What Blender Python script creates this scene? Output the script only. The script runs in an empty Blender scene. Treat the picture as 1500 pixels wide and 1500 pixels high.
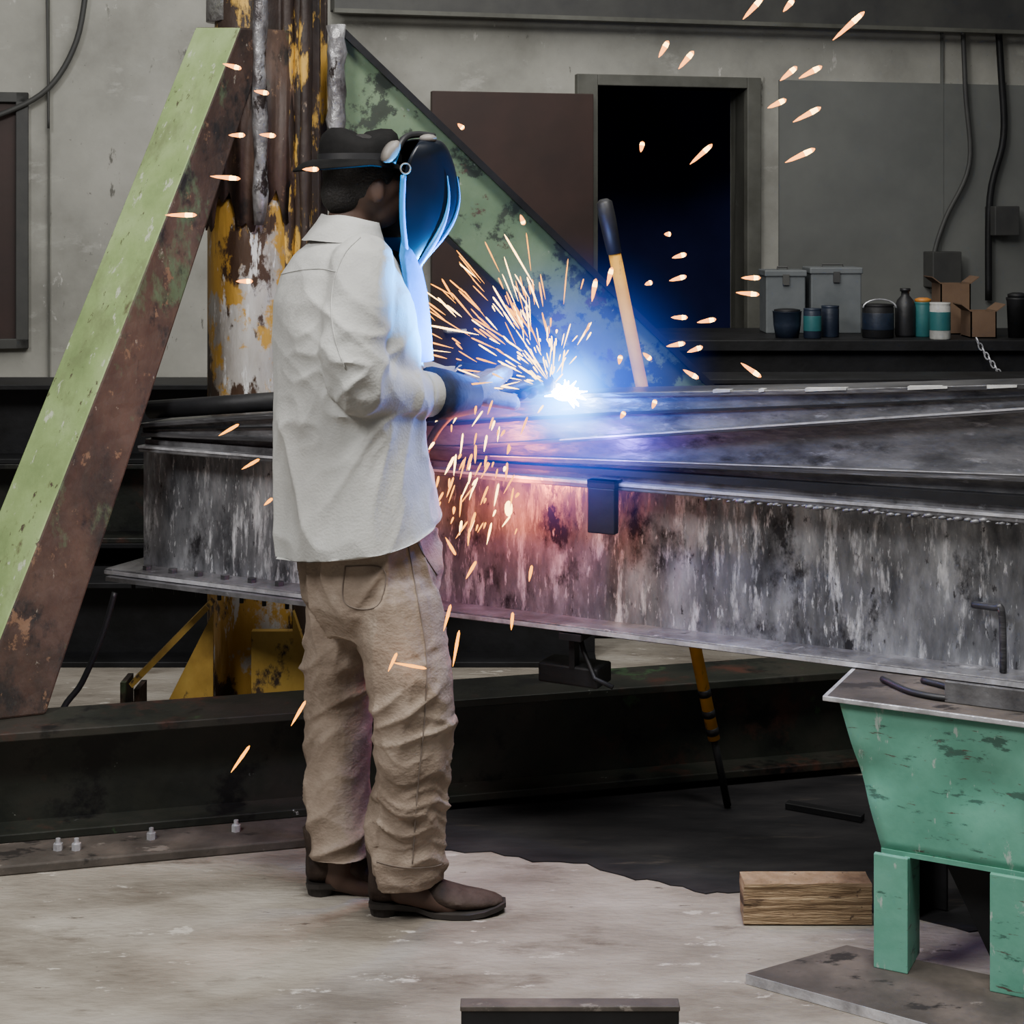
import bpy, bmesh, math, random
from mathutils import Vector, Matrix, noise
from mathutils.bvhtree import BVHTree
random.seed(7)
C = bpy.context.scene.collection
F_, HY, CH = 2400.0, 316.0, 1.6
V = Vector
def P(px, py, Y): return V(((px-750)/F_*Y, Y, CH-(py-HY)*Y/F_))

# ---------------------------------------------------------------- materials
def pm(name, cols, scale=5, stretch=(1,1,1), rough=.6, metal=0, bump=.1, detail=8, patches=(), bscale=None, spec=.5):
    m = bpy.data.materials.new(name); m.use_nodes = True
    nt = m.node_tree; N = nt.nodes; L = nt.links
    b = N['Principled BSDF']; tc = N.new('ShaderNodeTexCoord'); mp = N.new('ShaderNodeMapping')
    mp.inputs['Scale'].default_value = stretch
    L.new(tc.outputs['Object'], mp.inputs['Vector'])
    nz = N.new('ShaderNodeTexNoise'); nz.inputs['Scale'].default_value = scale; nz.inputs['Detail'].default_value = detail
    nz.inputs['Roughness'].default_value = .62
    L.new(mp.outputs[0], nz.inputs['Vector'])
    cr = N.new('ShaderNodeValToRGB'); L.new(nz.outputs[0], cr.inputs[0])
    e = cr.color_ramp.elements
    n = len(cols)
    for i, c in enumerate(cols):
        pos = .34 + .32*i/max(1, n-1)
        if i == 0: el = e[0]; el.position = pos
        elif i == n-1: el = e[-1]; el.position = pos
        else: el = e.new(pos)
        el.color = (*c, 1)
    out = cr.outputs[0]
    for k, pt in enumerate(patches):
        pc, ps, th, st = pt[:4]; wd = pt[4] if len(pt)>4 else .04
        m2 = N.new('ShaderNodeMapping'); m2.inputs['Scale'].default_value = st; m2.inputs['Location'].default_value = (k*3.3+1.7, k*1.1, k*2.7)
        L.new(tc.outputs['Object'], m2.inputs['Vector'])
        n2 = N.new('ShaderNodeTexNoise'); n2.inputs['Scale'].default_value = ps; n2.inputs['Detail'].default_value = 8; n2.inputs['Roughness'].default_value = .68
        L.new(m2.outputs[0], n2.inputs['Vector'])
        r2 = N.new('ShaderNodeValToRGB'); L.new(n2.outputs[0], r2.inputs[0])
        r2.color_ramp.elements[0].position = th; r2.color_ramp.elements[1].position = th+wd
        mx = N.new('ShaderNodeMix'); mx.data_type = 'RGBA'
        L.new(r2.outputs[0], mx.inputs[0]); L.new(out, mx.inputs[6]); mx.inputs[7].default_value = (*pc, 1)
        out = mx.outputs[2]
    L.new(out, b.inputs['Base Color'])
    b.inputs['Roughness'].default_value = rough; b.inputs['Metallic'].default_value = metal
    b.inputs['Specular IOR Level'].default_value = spec
    if bump:
        bp = N.new('ShaderNodeBump'); bp.inputs['Strength'].default_value = bump; bp.inputs['Distance'].default_value = .02
        n3 = N.new('ShaderNodeTexNoise'); n3.inputs['Scale'].default_value = bscale or scale*3; n3.inputs['Detail'].default_value = 6
        L.new(mp.outputs[0], n3.inputs['Vector']); L.new(n3.outputs[0], bp.inputs['Height']); L.new(bp.outputs[0], b.inputs['Normal'])
    return m
def emat(name, col, s):
    m = bpy.data.materials.new(name); m.use_nodes = True; nt = m.node_tree
    nt.nodes.remove(nt.nodes['Principled BSDF'])
    e = nt.nodes.new('ShaderNodeEmission'); e.inputs[0].default_value = (*col,1); e.inputs[1].default_value = s
    nt.links.new(e.outputs[0], nt.nodes['Material Output'].inputs[0]); return m
def volmat(name, col, s, pw):
    m = bpy.data.materials.new(name); m.use_nodes = True; nt = m.node_tree; N = nt.nodes; L = nt.links
    N.remove(N['Principled BSDF'])
    tc = N.new('ShaderNodeTexCoord'); g = N.new('ShaderNodeTexGradient'); g.gradient_type = 'SPHERICAL'
    L.new(tc.outputs['Object'], g.inputs[0])
    p = N.new('ShaderNodeMath'); p.operation = 'POWER'; p.inputs[1].default_value = pw; L.new(g.outputs[1], p.inputs[0])
    q = N.new('ShaderNodeMath'); q.operation = 'MULTIPLY'; q.inputs[1].default_value = s; L.new(p.outputs[0], q.inputs[0])
    e = N.new('ShaderNodeEmission'); e.inputs[0].default_value = (*col,1); L.new(q.outputs[0], e.inputs[1])
    L.new(e.outputs[0], N['Material Output'].inputs['Volume']); return m

M = {}
M['floor'] = pm('concrete_floor', [(.14,.12,.098),(.245,.218,.182),(.34,.31,.268)], 2.2, (1,2.4,1), .85, 0, .4, 14,
                [((.11,.09,.072), 2.6, .56, (1,2.5,1), .12), ((.43,.395,.345), 11, .62, (.8,2,1)), ((.085,.07,.058), 16, .66, (.6,2.2,1)), ((.07,.06,.05), 45, .68, (.8,1.6,1))], bscale=30, spec=.2)
M['wall'] = pm('wall_panel', [(.23,.225,.20),(.325,.32,.285),(.39,.38,.34)], 1.8, (1,1,1), .85, 0, .25, 14, [((.44,.43,.39), 3, .58, (1,1,2), .12), ((.13,.125,.11), 7, .66, (1.6,1.6,.5)), ((.52,.50,.46), 14, .65, (1,1,.4)), ((.17,.165,.15), 40, .66, (1,1,1))])
M['wallgray'] = pm('grey_painted_wall', [(.11,.115,.11),(.155,.16,.15)], 1.5, (1,1,1), .8, 0, .1)
M['darktrim'] = pm('dark_trim', [(.035,.035,.035),(.06,.06,.055)], 3, (1,1,1), .6)
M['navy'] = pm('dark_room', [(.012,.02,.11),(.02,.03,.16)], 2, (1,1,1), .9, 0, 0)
M['doorbrown'] = pm('brown_door_paint', [(.022,.011,.009),(.04,.018,.014)], 2, (1,1,1), .6)
M['frame'] = pm('door_frame_paint', [(.06,.06,.05),(.11,.11,.095)], 4, (1,1,1), .6)
M['plate'] = pm('floor_plate_grime', [(.028,.023,.019),(.06,.05,.042),(.11,.09,.075)], 5, (1,1,1), .7, 0, .25, 10, [((.16,.14,.12), 8, .62, (1,2,1)), ((.015,.012,.01), 6, .58, (1,2,1))])
M['steel'] = pm('mill_scale_steel', [(.07,.072,.08),(.20,.205,.22),(.42,.43,.455)], 9, (1.3,1.3,.45), .28, .45, .25, 14,
                [((.92,.93,.97), 20, .545, (1.4,1.4,.28), .15), ((.03,.029,.033), 8, .555, (1,1,.6), .10), ((.72,.73,.76), 80, .59, (1,1,.22), .08), ((.05,.048,.052), 50, .61, (1,1,.4), .06)], bscale=30)
M['darksteel'] = pm('dark_steel', [(.030,.030,.033),(.065,.064,.068),(.12,.118,.122)], 6, (.5,.5,3.5), .34, .4, .2, 12,
                [((.26,.26,.275), 14, .60, (.35,.35,6), .14), ((.015,.014,.016), 9, .56, (.5,.5,3), .1)], bscale=25)
M['midsteel'] = pm('mid_grey_steel', [(.07,.07,.076),(.15,.15,.158),(.25,.25,.262)], 9, (.8,.8,2.2), .32, .4, .2, 12,
                [((.42,.42,.44), 18, .59, (.7,.7,3), .14), ((.03,.028,.03), 7, .57, (.8,.8,2), .12)], bscale=25)
M['flange'] = pm('flange_steel', [(.06,.058,.062),(.13,.128,.134),(.22,.22,.23)], 9, (1,1,1), .40, .4, .2, 12, [((.38,.38,.40), 18, .62, (1,1,1), .08), ((.035,.033,.034), 10, .60, (1,1,1), .08)])
M['edge'] = pm('bright_steel_edge', [(.30,.30,.32),(.74,.74,.78)], 14, (1,1,1), .3, .5, .2)
M['black'] = pm('black_steel', [(.005,.005,.005),(.014,.014,.016)], 5, (1,1,1), .55, .1, .15, spec=.3)
M['shade'] = pm('floor_shade', [(.008,.008,.009),(.018,.017,.018),(.03,.028,.028)], 3, (1,3,1), .75, 0, .15, 10, [((.06,.05,.042), 5, .60, (.6,3,1), .12)], spec=.2)  # dark tones standing for the shade under the girders
M['blackgreen'] = pm('grimy_green_black_steel', [(.007,.009,.007),(.018,.020,.015),(.032,.027,.022)], 3.5, (1,1,1), .5, .1, .25, 12,
                [((.035,.07,.03), 5, .62, (1,1,1)), ((.065,.024,.016), 3, .55, (1,1,1), .1), ((.5,.51,.47), 24, .69, (1,1,1)), ((.004,.004,.004), 5, .55, (1,1,1), .08)], spec=.4)
M['green'] = pm('light_green_paint', [(.17,.235,.09),(.25,.345,.13),(.34,.44,.20)], 3, (1,1,1), .65, 0, .35, 12,
                [((.13,.14,.07), 4, .53, (1,1,.7), .2), ((.10,.08,.045), 9, .60, (1,1,.5), .08), ((.48,.52,.38), 22, .61, (1,1,.4)), ((.07,.05,.035), 34, .62, (1,1,.5))])
M['green2'] = pm('peeling_green_paint', [(.065,.105,.055),(.11,.17,.09),(.16,.23,.13)], 2.5, (1,1,1), .6, 0, .25, 12,
                [((.03,.04,.025), 6, .54, (1,1,1)), ((.07,.04,.025), 11, .60, (1,1,1)), ((.3,.33,.26), 20, .65, (1,1,1))])
M['rust'] = pm('rusty_brown_steel', [(.022,.014,.010),(.052,.028,.019),(.082,.047,.032)], 6, (1,1,.6), .6, .05, .35, 14,
                [((.07,.10,.05), 5, .56, (1,1,.5), .06), ((.010,.008,.007), 7, .53, (1,1,.6), .08), ((.26,.23,.18), 30, .65, (1,1,.5)), ((.16,.09,.05), 20, .61, (1,1,.7))])
M['peelpipe'] = pm('pipe_peeling_yellow', [(.30,.26,.22),(.48,.45,.42),(.64,.63,.62)], 6, (1.3,1.3,.35), .40, .25, .4, 14,
                [((.52,.29,.05), 5, .465, (1,1,.8)), ((.06,.033,.020), 7, .545, (1,1,.5)), ((.70,.69,.68), 18, .575, (1.3,1.3,.3))])
M['silverpipe'] = pm('bare_silver_pipe', [(.07,.06,.06),(.30,.29,.29),(.55,.55,.56)], 11, (1,1,.6), .35, .5, .5, 10, [((.03,.022,.02), 10, .55, (1,1,.5))])
M['browncol'] = pm('dark_column_yellow_flakes', [(.016,.011,.009),(.045,.026,.018)], 5, (1,1,.6), .55, .1, .4, 12,
                [((.58,.34,.055), 7, .54, (1.2,1.2,.4)), ((.30,.22,.15), 22, .62, (1,1,.4))])
M['yellow'] = pm('grimy_yellow_paint', [(.22,.12,.022),(.42,.25,.045),(.55,.35,.07)], 5, (1,1,.7), .6, 0, .2, 10, [((.05,.03,.02), 5, .56, (1,1,.6)), ((.5,.42,.3), 14, .62, (1,1,.5))])
M['poleyellow'] = pm('yellow_pole_paint', [(.50,.22,.015),(.70,.33,.02)], 8, (1,1,1), .6, 0, .1, 8, [((.25,.13,.03), 20, .60, (1,1,.3))], spec=.2)
M['mint'] = pm('mint_green_paint', [(.065,.225,.16),(.105,.31,.225),(.155,.39,.295)], 3, (1,1,1), .42, 0, .35, 12,
                [((.04,.11,.085), 9, .60, (1,1,3)), ((.40,.46,.43), 6, .64, (1,1,1)), ((.08,.06,.05), 24, .62, (.6,.6,4)), ((.33,.42,.37), 34, .61, (1,1,.3)), ((.11,.09,.08), 12, .645, (1,1,1))], bscale=5)
M['wood'] = pm('rough_timber', [(.13,.08,.04),(.27,.18,.10),(.40,.29,.17)], 7, (1.2,1.2,13), .85, 0, .5, 10, [((.07,.04,.02), 5, .55, (1,1,7)), ((.06,.035,.02), 30, .63, (1,1,1))])
M['shirt'] = pm('pale_grey_cotton', [(.37,.37,.355),(.435,.435,.415),(.48,.48,.46)], 5, (1,1,1), .95, 0, .15, 4, bscale=160, spec=.1)
M['chestblue'] = pm('blue_chest_strip', [(.01,.12,.34),(.015,.18,.46)], 8, (1,1,1), .9, 0, .1, 4, bscale=120, spec=.1)
M['pants'] = pm('khaki_canvas', [(.18,.137,.105),(.265,.208,.163),(.34,.275,.22)], 6, (1,1,1.3), .95, 0, .2, 10, [((.14,.105,.08),9,.60,(1,1,1.5),.15),((.40,.33,.27),12,.60,(1,1,1),.15)], bscale=120, spec=.1)
M['seam'] = pm('khaki_seam', [(.13,.10,.08),(.17,.135,.11)], 30, (1,1,1), .95, 0, 0)
M['boot'] = pm('brown_leather', [(.018,.012,.010),(.038,.025,.019),(.062,.045,.036)], 10, (1,1,1), .75, 0, .35, spec=.25)
M['sole'] = pm('dark_sole', [(.010,.008,.007),(.025,.02,.017)], 8, (1,1,1), .6)
M['skin'] = pm('brown_skin', [(.06,.032,.023),(.09,.05,.035)], 10, (1,1,1), .6, 0, .05)
M['hair'] = pm('black_hair', [(.005,.004,.004),(.012,.010,.009)], 60, (1,1,1), .7, 0, .4)
M['hat'] = pm('black_hat_felt', [(.004,.004,.004),(.010,.0095,.0095)], 12, (1,1,1), .8, 0, .1, spec=.12)
M['mask'] = pm('glossy_black_mask', [(.002,.003,.006),(.004,.007,.014)], 4, (1,1,1), .30, 0, 0, spec=.3)
M['maskglint'] = pm('mask_rim_glint', [(.01,.22,.6),(.015,.28,.7)], 4, (1,1,1), .35, 0, 0)  # arc's blue light on the mask put into the colour
M['lens'] = pm('mask_lens', [(.005,.01,.015),(.01,.02,.025)], 4, (1,1,1), .08, 0, 0)
M['knob'] = pm('grey_plastic', [(.16,.145,.13),(.26,.235,.21)], 6, (1,1,1), .5)
M['glove'] = pm('grey_leather_glove', [(.12,.125,.15),(.20,.205,.24)], 12, (1,1,1), .85, 0, .35, spec=.2)
M['gdark'] = pm('dark_glove_leather', [(.008,.012,.03),(.02,.03,.07)], 10, (1,1,1), .8, 0, .2, spec=.2)
M['rubber'] = pm('black_rubber', [(.006,.006,.007),(.014,.014,.016)], 10, (1,1,1), .5, 0, .05)
M['copper'] = pm('gun_neck_metal', [(.25,.16,.09),(.4,.27,.16)], 10, (1,1,1), .35, .8, 0)
M['cardboard'] = pm('cardboard', [(.09,.05,.03),(.14,.085,.05)], 4, (1,1,1), .85)
M['boxgrey'] = pm('grey_enamel', [(.08,.09,.095),(.125,.135,.14)], 4, (1,1,1), .5)
M['teal'] = pm('teal_tin', [(.012,.09,.10),(.025,.13,.13)], 5, (1,1,1), .5)
M['white'] = pm('off_white', [(.28,.28,.27),(.52,.52,.49)], 14, (1,1,1), .6)
M['orange'] = pm('orange_lid', [(.4,.13,.02),(.5,.2,.03)], 8, (1,1,1), .5)
M['navyplastic'] = pm('dark_blue_plastic', [(.006,.010,.022),(.014,.022,.04)], 8, (1,1,1), .45)
M['spark'] = emat('spark_orange', (1,.34,.025), 4.5)
M['spark2'] = emat('spark_pale', (1,.32,.06), 5)
M['sparkcore'] = emat('spark_hot', (1,.60,.18), 11)
M['arc'] = emat('arc_white', (.70,.88,1), 160)

# ---------------------------------------------------------------- helpers
def hexa(bm, p, mi=0):
    v = [bm.verts.new(q) for q in p]
    for f in ((3,2,1,0),(4,5,6,7),(0,1,5,4),(1,2,6,5),(2,3,7,6),(3,0,4,7)):
        bm.faces.new([v[i] for i in f]).material_index = mi
class Fr:
    def __init__(s, x, y, dx, dy):
        l = math.hypot(dx,dy); s.x, s.y, s.dx, s.dy = x, y, dx/l, dy/l
    def p(s, a, o, z): return V((s.x+s.dx*a-s.dy*o, s.y+s.dy*a+s.dx*o, z))
    def at(s, px, o=0):
        k = (px-750)/F_; x0 = s.x-s.dy*o; y0 = s.y+s.dx*o
        return (k*y0-x0)/(s.dx-k*s.dy)
    def Y(s, px, o=0):
        return s.p(s.at(px,o), o, 0).y
    def z(s, px, py, o=0): return CH-(py-HY)*s.Y(px,o)/F_
    def box(s, bm, a0,a1,o0,o1,z0,z1,mi=0):
        zz0 = z0 if isinstance(z0,(tuple,list)) else (z0,z0); zz1 = z1 if isinstance(z1,(tuple,list)) else (z1,z1)
        hexa(bm, [s.p(a0,o0,zz0[0]),s.p(a1,o0,zz0[1]),s.p(a1,o1,zz0[1]),s.p(a0,o1,zz0[0]),
                  s.p(a0,o0,zz1[0]),s.p(a1,o0,zz1[1]),s.p(a1,o1,zz1[1]),s.p(a0,o1,zz1[0])], mi)
W0 = Fr(0,0,1,0)
def frame_of(d):
    d = d.normalized(); u = d.cross(V((0,0,1)))
    if u.length < .05: u = d.cross(V((1,0,0)))
    u.normalize(); return u, u.cross(d).normalized()
def loft(bm, rings, cap=True, mi=0):
    R = [[bm.verts.new(q) for q in r] for r in rings]; n = len(R[0])
    for a, b in zip(R, R[1:]):
        for i in range(n):
            bm.faces.new((a[i],a[(i+1)%n],b[(i+1)%n],b[i])).material_index = mi
    if cap:
        bm.faces.new(list(reversed(R[0]))).material_index = mi; bm.faces.new(R[-1]).material_index = mi
def tube(bm, pts, r, seg=12, mi=0):
    pts = [V(p) for p in pts]; rs = r if isinstance(r,(list,tuple)) else [r]*len(pts)
    rings = []; u = None
    for i, p in enumerate(pts):
        d = (pts[min(i+1,len(pts)-1)]-pts[max(i-1,0)]).normalized()
        if u is None: u, w = frame_of(d)
        else:
            u = (u-d*u.dot(d)).normalized(); w = u.cross(d).normalized()
        rings.append([p+u*rs[i]*math.cos(2*math.pi*k/seg)+w*rs[i]*math.sin(2*math.pi*k/seg) for k in range(seg)])
    loft(bm, rings, mi=mi)
def ball(bm, c, r, sc=(1,1,1), sub=2):
    res = bmesh.ops.create_icosphere(bm, subdivisions=sub, radius=r)
    for v in res['verts']: v.co = V((v.co.x*sc[0], v.co.y*sc[1], v.co.z*sc[2]))+V(c)
def chain(bm, pts, rs, seg=16):
    pts = [V(p) for p in pts]
    for p, r in zip(pts, rs): ball(bm, p, r)
    for i in range(len(pts)-1):
        d = pts[i+1]-pts[i]; u, w = frame_of(d)
        loft(bm, [[pts[j]+(u*math.cos(2*math.pi*k/seg)+w*math.sin(2*math.pi*k/seg))*rs[j] for k in range(seg)] for j in (i,i+1)])
def curve_pts(pts, n=8):
    pts = [V(p) for p in pts]; out = []
    for i in range(len(pts)-1):
        p0 = pts[max(i-1,0)]; p1 = pts[i]; p2 = pts[i+1]; p3 = pts[min(i+2,len(pts)-1)]
        for k in range(n):
            t = k/n
            out.append(.5*((2*p1)+(p2-p0)*t+(2*p0-5*p1+4*p2-p3)*t*t+(3*p1-p0-3*p2+p3)*t**3))
    out.append(pts[-1]); return out
def lathe(bm, c, prof, seg=24, mi=0):
    loft(bm, [[V(c)+V((r*math.cos(2*math.pi*k/seg), r*math.sin(2*math.pi*k/seg), z)) for k in range(seg)] for r, z in prof], mi=mi)
def link(o, parent):
    C.objects.link(o)
    if parent:
        o.parent = parent; o.matrix_parent_inverse = parent.matrix_basis.inverted()
def obj(name, bm, mats, parent=None, smooth=False, bevel=0):
    bmesh.ops.recalc_face_normals(bm, faces=bm.faces)
    me = bpy.data.meshes.new(name); bm.to_mesh(me); bm.free()
    return obj_me(name, me, mats, parent, smooth, bevel)
def obj_me(name, me, mats, parent=None, smooth=False, bevel=0):
    me.name = name
    if len(me.materials): me.materials.clear()
    for m in (mats if isinstance(mats,(list,tuple)) else [mats]): me.materials.append(M[m])
    if smooth:
        for f in me.polygons: f.use_smooth = True
    o = bpy.data.objects.new(name, me); link(o, parent)
    if bevel:
        b = o.modifiers.new('bevel','BEVEL'); b.width = bevel; b.segments = 2; b.limit_method = 'ANGLE'
    return o
def thing(name, label, cat, loc, group=None):
    o = bpy.data.objects.new(name, None); o.location = loc; o.empty_display_size = .1; C.objects.link(o)
    o['label'] = label; o['category'] = cat
    if group: o['group'] = group
    return o
def tag(o, label, cat, group=None):
    o['label'] = label; o['category'] = cat
    if group: o['group'] = group
    return o
def struct(name, bm, mat, parent=None, bevel=0):
    o = obj(name, bm, mat, parent, bevel=bevel); o['kind'] = 'structure'; return o
def B(): return bmesh.new()
def remesh(bm, voxel, smooth=4):
    me = bpy.data.meshes.new('t'); bmesh.ops.recalc_face_normals(bm, faces=bm.faces); bm.to_mesh(me); bm.free()
    o = bpy.data.objects.new('t', me); C.objects.link(o)
    r = o.modifiers.new('r','REMESH'); r.mode = 'VOXEL'; r.voxel_size = voxel
    s = o.modifiers.new('s','SMOOTH'); s.iterations = smooth; s.factor = .5
    dg = bpy.context.evaluated_depsgraph_get(); dg.update()
    out = bpy.data.meshes.new_from_object(o.evaluated_get(dg)); bpy.data.objects.remove(o)
    return out
def displace(me, fn):
    ns = [v.normal.copy() for v in me.vertices]
    for v, n in zip(me.vertices, ns): v.co = v.co+n*fn(v.co, n)
    me.update()
def fold(p, k=2.2):
    return (1-min(1,abs(noise.noise(p))*1.7))**k
def bvh(me): return BVHTree.FromPolygons([v.co.copy() for v in me.vertices],[tuple(f.vertices) for f in me.polygons])
def on_cloth(tree, pts, off=.001):     # lay a seam on the cloth surface
    out = []
    for x, y in pts:
        o = V((0,0,CH)); d = (P(x,y,1)-o).normalized(); h, n, i, t = tree.ray_cast(o+d*2.5, d)
        if h is not None: out.append(h+n*off)
    return out
def seam(tree, pts, r, mat, name, parent, n=8):
    c = curve_pts([V((x,y,0)) for x,y in pts], n); q = on_cloth(tree, [(p.x,p.y) for p in c])
    if len(q) > 2:
        bm = B(); tube(bm, q, r, 6); return obj(name, bm, mat, parent, True)
def hexbolt(bm, c, r, h, axis=V((0,0,1)), shank=0):
    c = V(c); u, w = frame_of(axis); axis = axis.normalized()
    loft(bm, [[c+axis*z+(u*math.cos(math.pi*k/3)+w*math.sin(math.pi*k/3))*r for k in range(6)] for z in (0,h)])
    if shank: tube(bm, [c+axis*(h*.9), c+axis*(h+shank)], r*.5, 10)

# ---------------------------------------------------------------- frames
RF = Fr(-.156, 4.156, .894, -.447)      # rafter beams on the trestle
JB = Fr(-1.28, 4.11, .97, .243)         # base beam of the jig
WF = Fr(-.9, 8.56, .9677, .2522)        # back wall

# ---------------------------------------------------------------- setting
bm = B(); W0.box(bm, -9, 9, -1, 12.5, -.2, 0); struct('floor', bm, 'floor')
d0, d1 = WF.at(872), WF.at(1090); dz = WF.z(980, 128)
bm = B(); WF.box(bm, -6, d0, 0, .2, 0, 4.2); WF.box(bm, d1, 7, 0, .2, 0, 4.2); WF.box(bm, d0, d1, 0, .2, dz, 4.2)
struct('wall_back', bm, 'wall')
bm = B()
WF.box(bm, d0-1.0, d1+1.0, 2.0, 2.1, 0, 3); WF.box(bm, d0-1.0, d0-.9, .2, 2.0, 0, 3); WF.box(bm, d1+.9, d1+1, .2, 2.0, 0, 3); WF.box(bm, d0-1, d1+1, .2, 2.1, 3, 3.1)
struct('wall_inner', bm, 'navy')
bm = B(); WF.box(bm, WF.at(1140), 7, -.02, 0, 0, WF.z(1300,121)); struct('wall_right', bm, 'wallgray')
bm = B(); WF.box(bm, WF.at(490,-.15), 7, -.15, 0, WF.z(1000,28,-.15), WF.z(1000,2,-.15)+.12); struct('trim_1', bm, 'darktrim')
bm = B(); WF.box(bm, WF.at(490,-.2), 7, -.2, -.15, WF.z(1000,34,-.2), WF.z(1000,28,-.2)); struct('trim_2', bm, 'frame')
for k, px in enumerate((72, 1378)):
    bm = B(); a = WF.at(px); WF.box(bm, a-.004, a+.004, -.024, 0, 0, 4.0); struct('trim_%d' % (k+3), bm, 'frame' if px < 1300 else 'wallgray')
bm = B()
WF.box(bm, WF.at(842), d0, -.05, .2, 0, dz+.06); WF.box(bm, d1, WF.at(1110), -.05, .2, 0, dz+.06); WF.box(bm, d0, d1, -.05, .2, dz, dz+.06)
fr = struct('trim_7', bm, 'frame', bevel=.004)
dr = bpy.data.objects.new('door_1', None); dr.location = WF.p(d0,-.08,0); C.objects.link(dr); dr['kind'] = 'structure'
bm = B(); a0 = WF.at(632,-.12); a1 = WF.at(868,-.12); zt = WF.z(750,136,-.1)
WF.box(bm, a0, a1, -.14, -.09, .02, zt)
struct('door_leaf', bm, 'doorbrown', dr, .004)
bm = B(); tube(bm, [WF.p(a0+.07,-.14,1.0), WF.p(a0+.07,-.19,1.0), WF.p(a0+.17,-.19,1.0)], .012, 8); struct('door_handle', bm, 'edge', dr)
wn = bpy.data.objects.new('window_1', None); wn.location = WF.p(WF.at(20),0,1.0); C.objects.link(wn); wn['kind'] = 'structure'
a0, a1 = WF.at(-160), WF.at(42); z0, z1 = WF.z(20,510), WF.z(20,136)
bm = B()
for q in ((a0,a0+.06,z0,z1),(a1-.06,a1,z0,z1),(a0,a1,z0,z0+.05),(a0,a1,z1-.05,z1)): WF.box(bm, q[0],q[1],-.05,0,q[2],q[3])
struct('window_frame', bm, 'darktrim', wn, .004)
bm = B(); WF.box(bm, a0+.06, a1-.06, -.02, -.005, z0+.05, z1-.05); struct('window_pane', bm, 'doorbrown', wn)
def wcable(pts, r, label, mat='darktrim', boxes=()):
    t = thing('wall_cable', label, 'cable', WF.p(WF.at(pts[0][0]),-.06,WF.z(*pts[0])))
    bm = B(); tube(bm, curve_pts([WF.p(WF.at(x,-.06),-.06,WF.z(x,y,-.06)) for x, y in pts], 6), r, 8); obj('cable', bm, mat, t, True)
    for (x0,y0,x1,y1) in boxes:
        bm = B(); WF.box(bm, WF.at(x0), WF.at(x1), -.13, -.0, WF.z(x0,y1), WF.z(x0,y0)); obj('junction_box', bm, 'darktrim', t, bevel=.006)
wcable([(1408,-30),(1414,130),(1420,240),(1385,320),(1368,375),(1366,430)], .014, 'dark cable curving down the grey wall to a junction box, left of the two', boxes=[(1350,368,1392,420)])
wcable([(1458,-30),(1466,100),(1470,200),(1450,290),(1448,440)], .02, 'thick dark conduit on the grey wall, right of the two, with a switch box', 'black', boxes=[(1440,302,1476,345)])
wcable([(128,-30),(112,60),(70,130),(0,168),(-60,180)], .014, 'dark cable sagging across the wall above the left window')
wcable([(68,-30),(70,80),(71,188)], .006, 'thin dark wire hanging on the pale wall beside the window')

# ---------------------------------------------------------------- workbench at back and what stands on it
YB = 7.4; ZB = CH-(497-HY)*YB/F_
wb = thing('workbench', 'long black steel workbench along the back wall under the boxes and tins', 'workbench', (2,YB,0))
bm = B(); W0.box(bm, .5, 3.4, YB-.05, YB+.75, ZB-.05, ZB); obj('bench_top', bm, 'black', wb, bevel=.004)
bm = B(); W0.box(bm, .52, 3.38, YB, YB+.03, ZB-.33, ZB-.05); obj('apron', bm, 'black', wb)
bm = B(); W0.box(bm, .55, 3.35, YB+.05, YB+.7, .2, .24); obj('shelf', bm, 'black', wb)
for x in (.55, 3.27):
    for y in (YB+.02, YB+.63):
        bm = B(); W0.box(bm, x, x+.08, y, y+.08, 0, ZB-.05); obj('leg', bm, 'black', wb)
bm = B(); W0.box(bm, .6, 3.3, YB+.4, YB+.43, .24, ZB-.06); obj('back_panel', bm, 'black', wb)
def bx(px, Y): return (px-750)/F_*Y
def zz(py, Y): return CH-(py-HY)*Y/F_
def mbox(x0,x1,ytop,Y,lab):
    t = thing('metal_box', lab, 'metal box', (bx((x0+x1)/2,Y),Y,ZB)); X0,X1=bx(x0,Y),bx(x1,Y); zt=ZB+(zz(ytop,Y)-zz(495,Y))
    bm = B(); W0.box(bm,X0,X1,Y,Y+.2,ZB,zt-.02); obj('body',bm,'boxgrey',t,bevel=.006)
    bm = B(); W0.box(bm,X0-.006,X1+.006,Y-.008,Y+.206,zt-.03,zt); obj('lid',bm,'boxgrey',t,bevel=.005)
    bm = B(); W0.box(bm,(X0+X1)/2-.015,(X0+X1)/2+.015,Y-.014,Y,zt-.07,zt-.02); obj('latch',bm,'darktrim',t)
    bm = B(); tube(bm,[V((X0+.07,Y+.1,zt)),V((X0+.07,Y+.1,zt+.012)),V((X1-.07,Y+.1,zt+.012)),V((X1-.07,Y+.1,zt))],.005,6); obj('handle',bm,'darktrim',t)
mbox(1122,1180,402,YB+.35,'grey metal box on the bench, left of the two, beside the doorway')
mbox(1188,1262,398,YB+.35,'grey metal box on the bench, right of the two, wider one')
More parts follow.
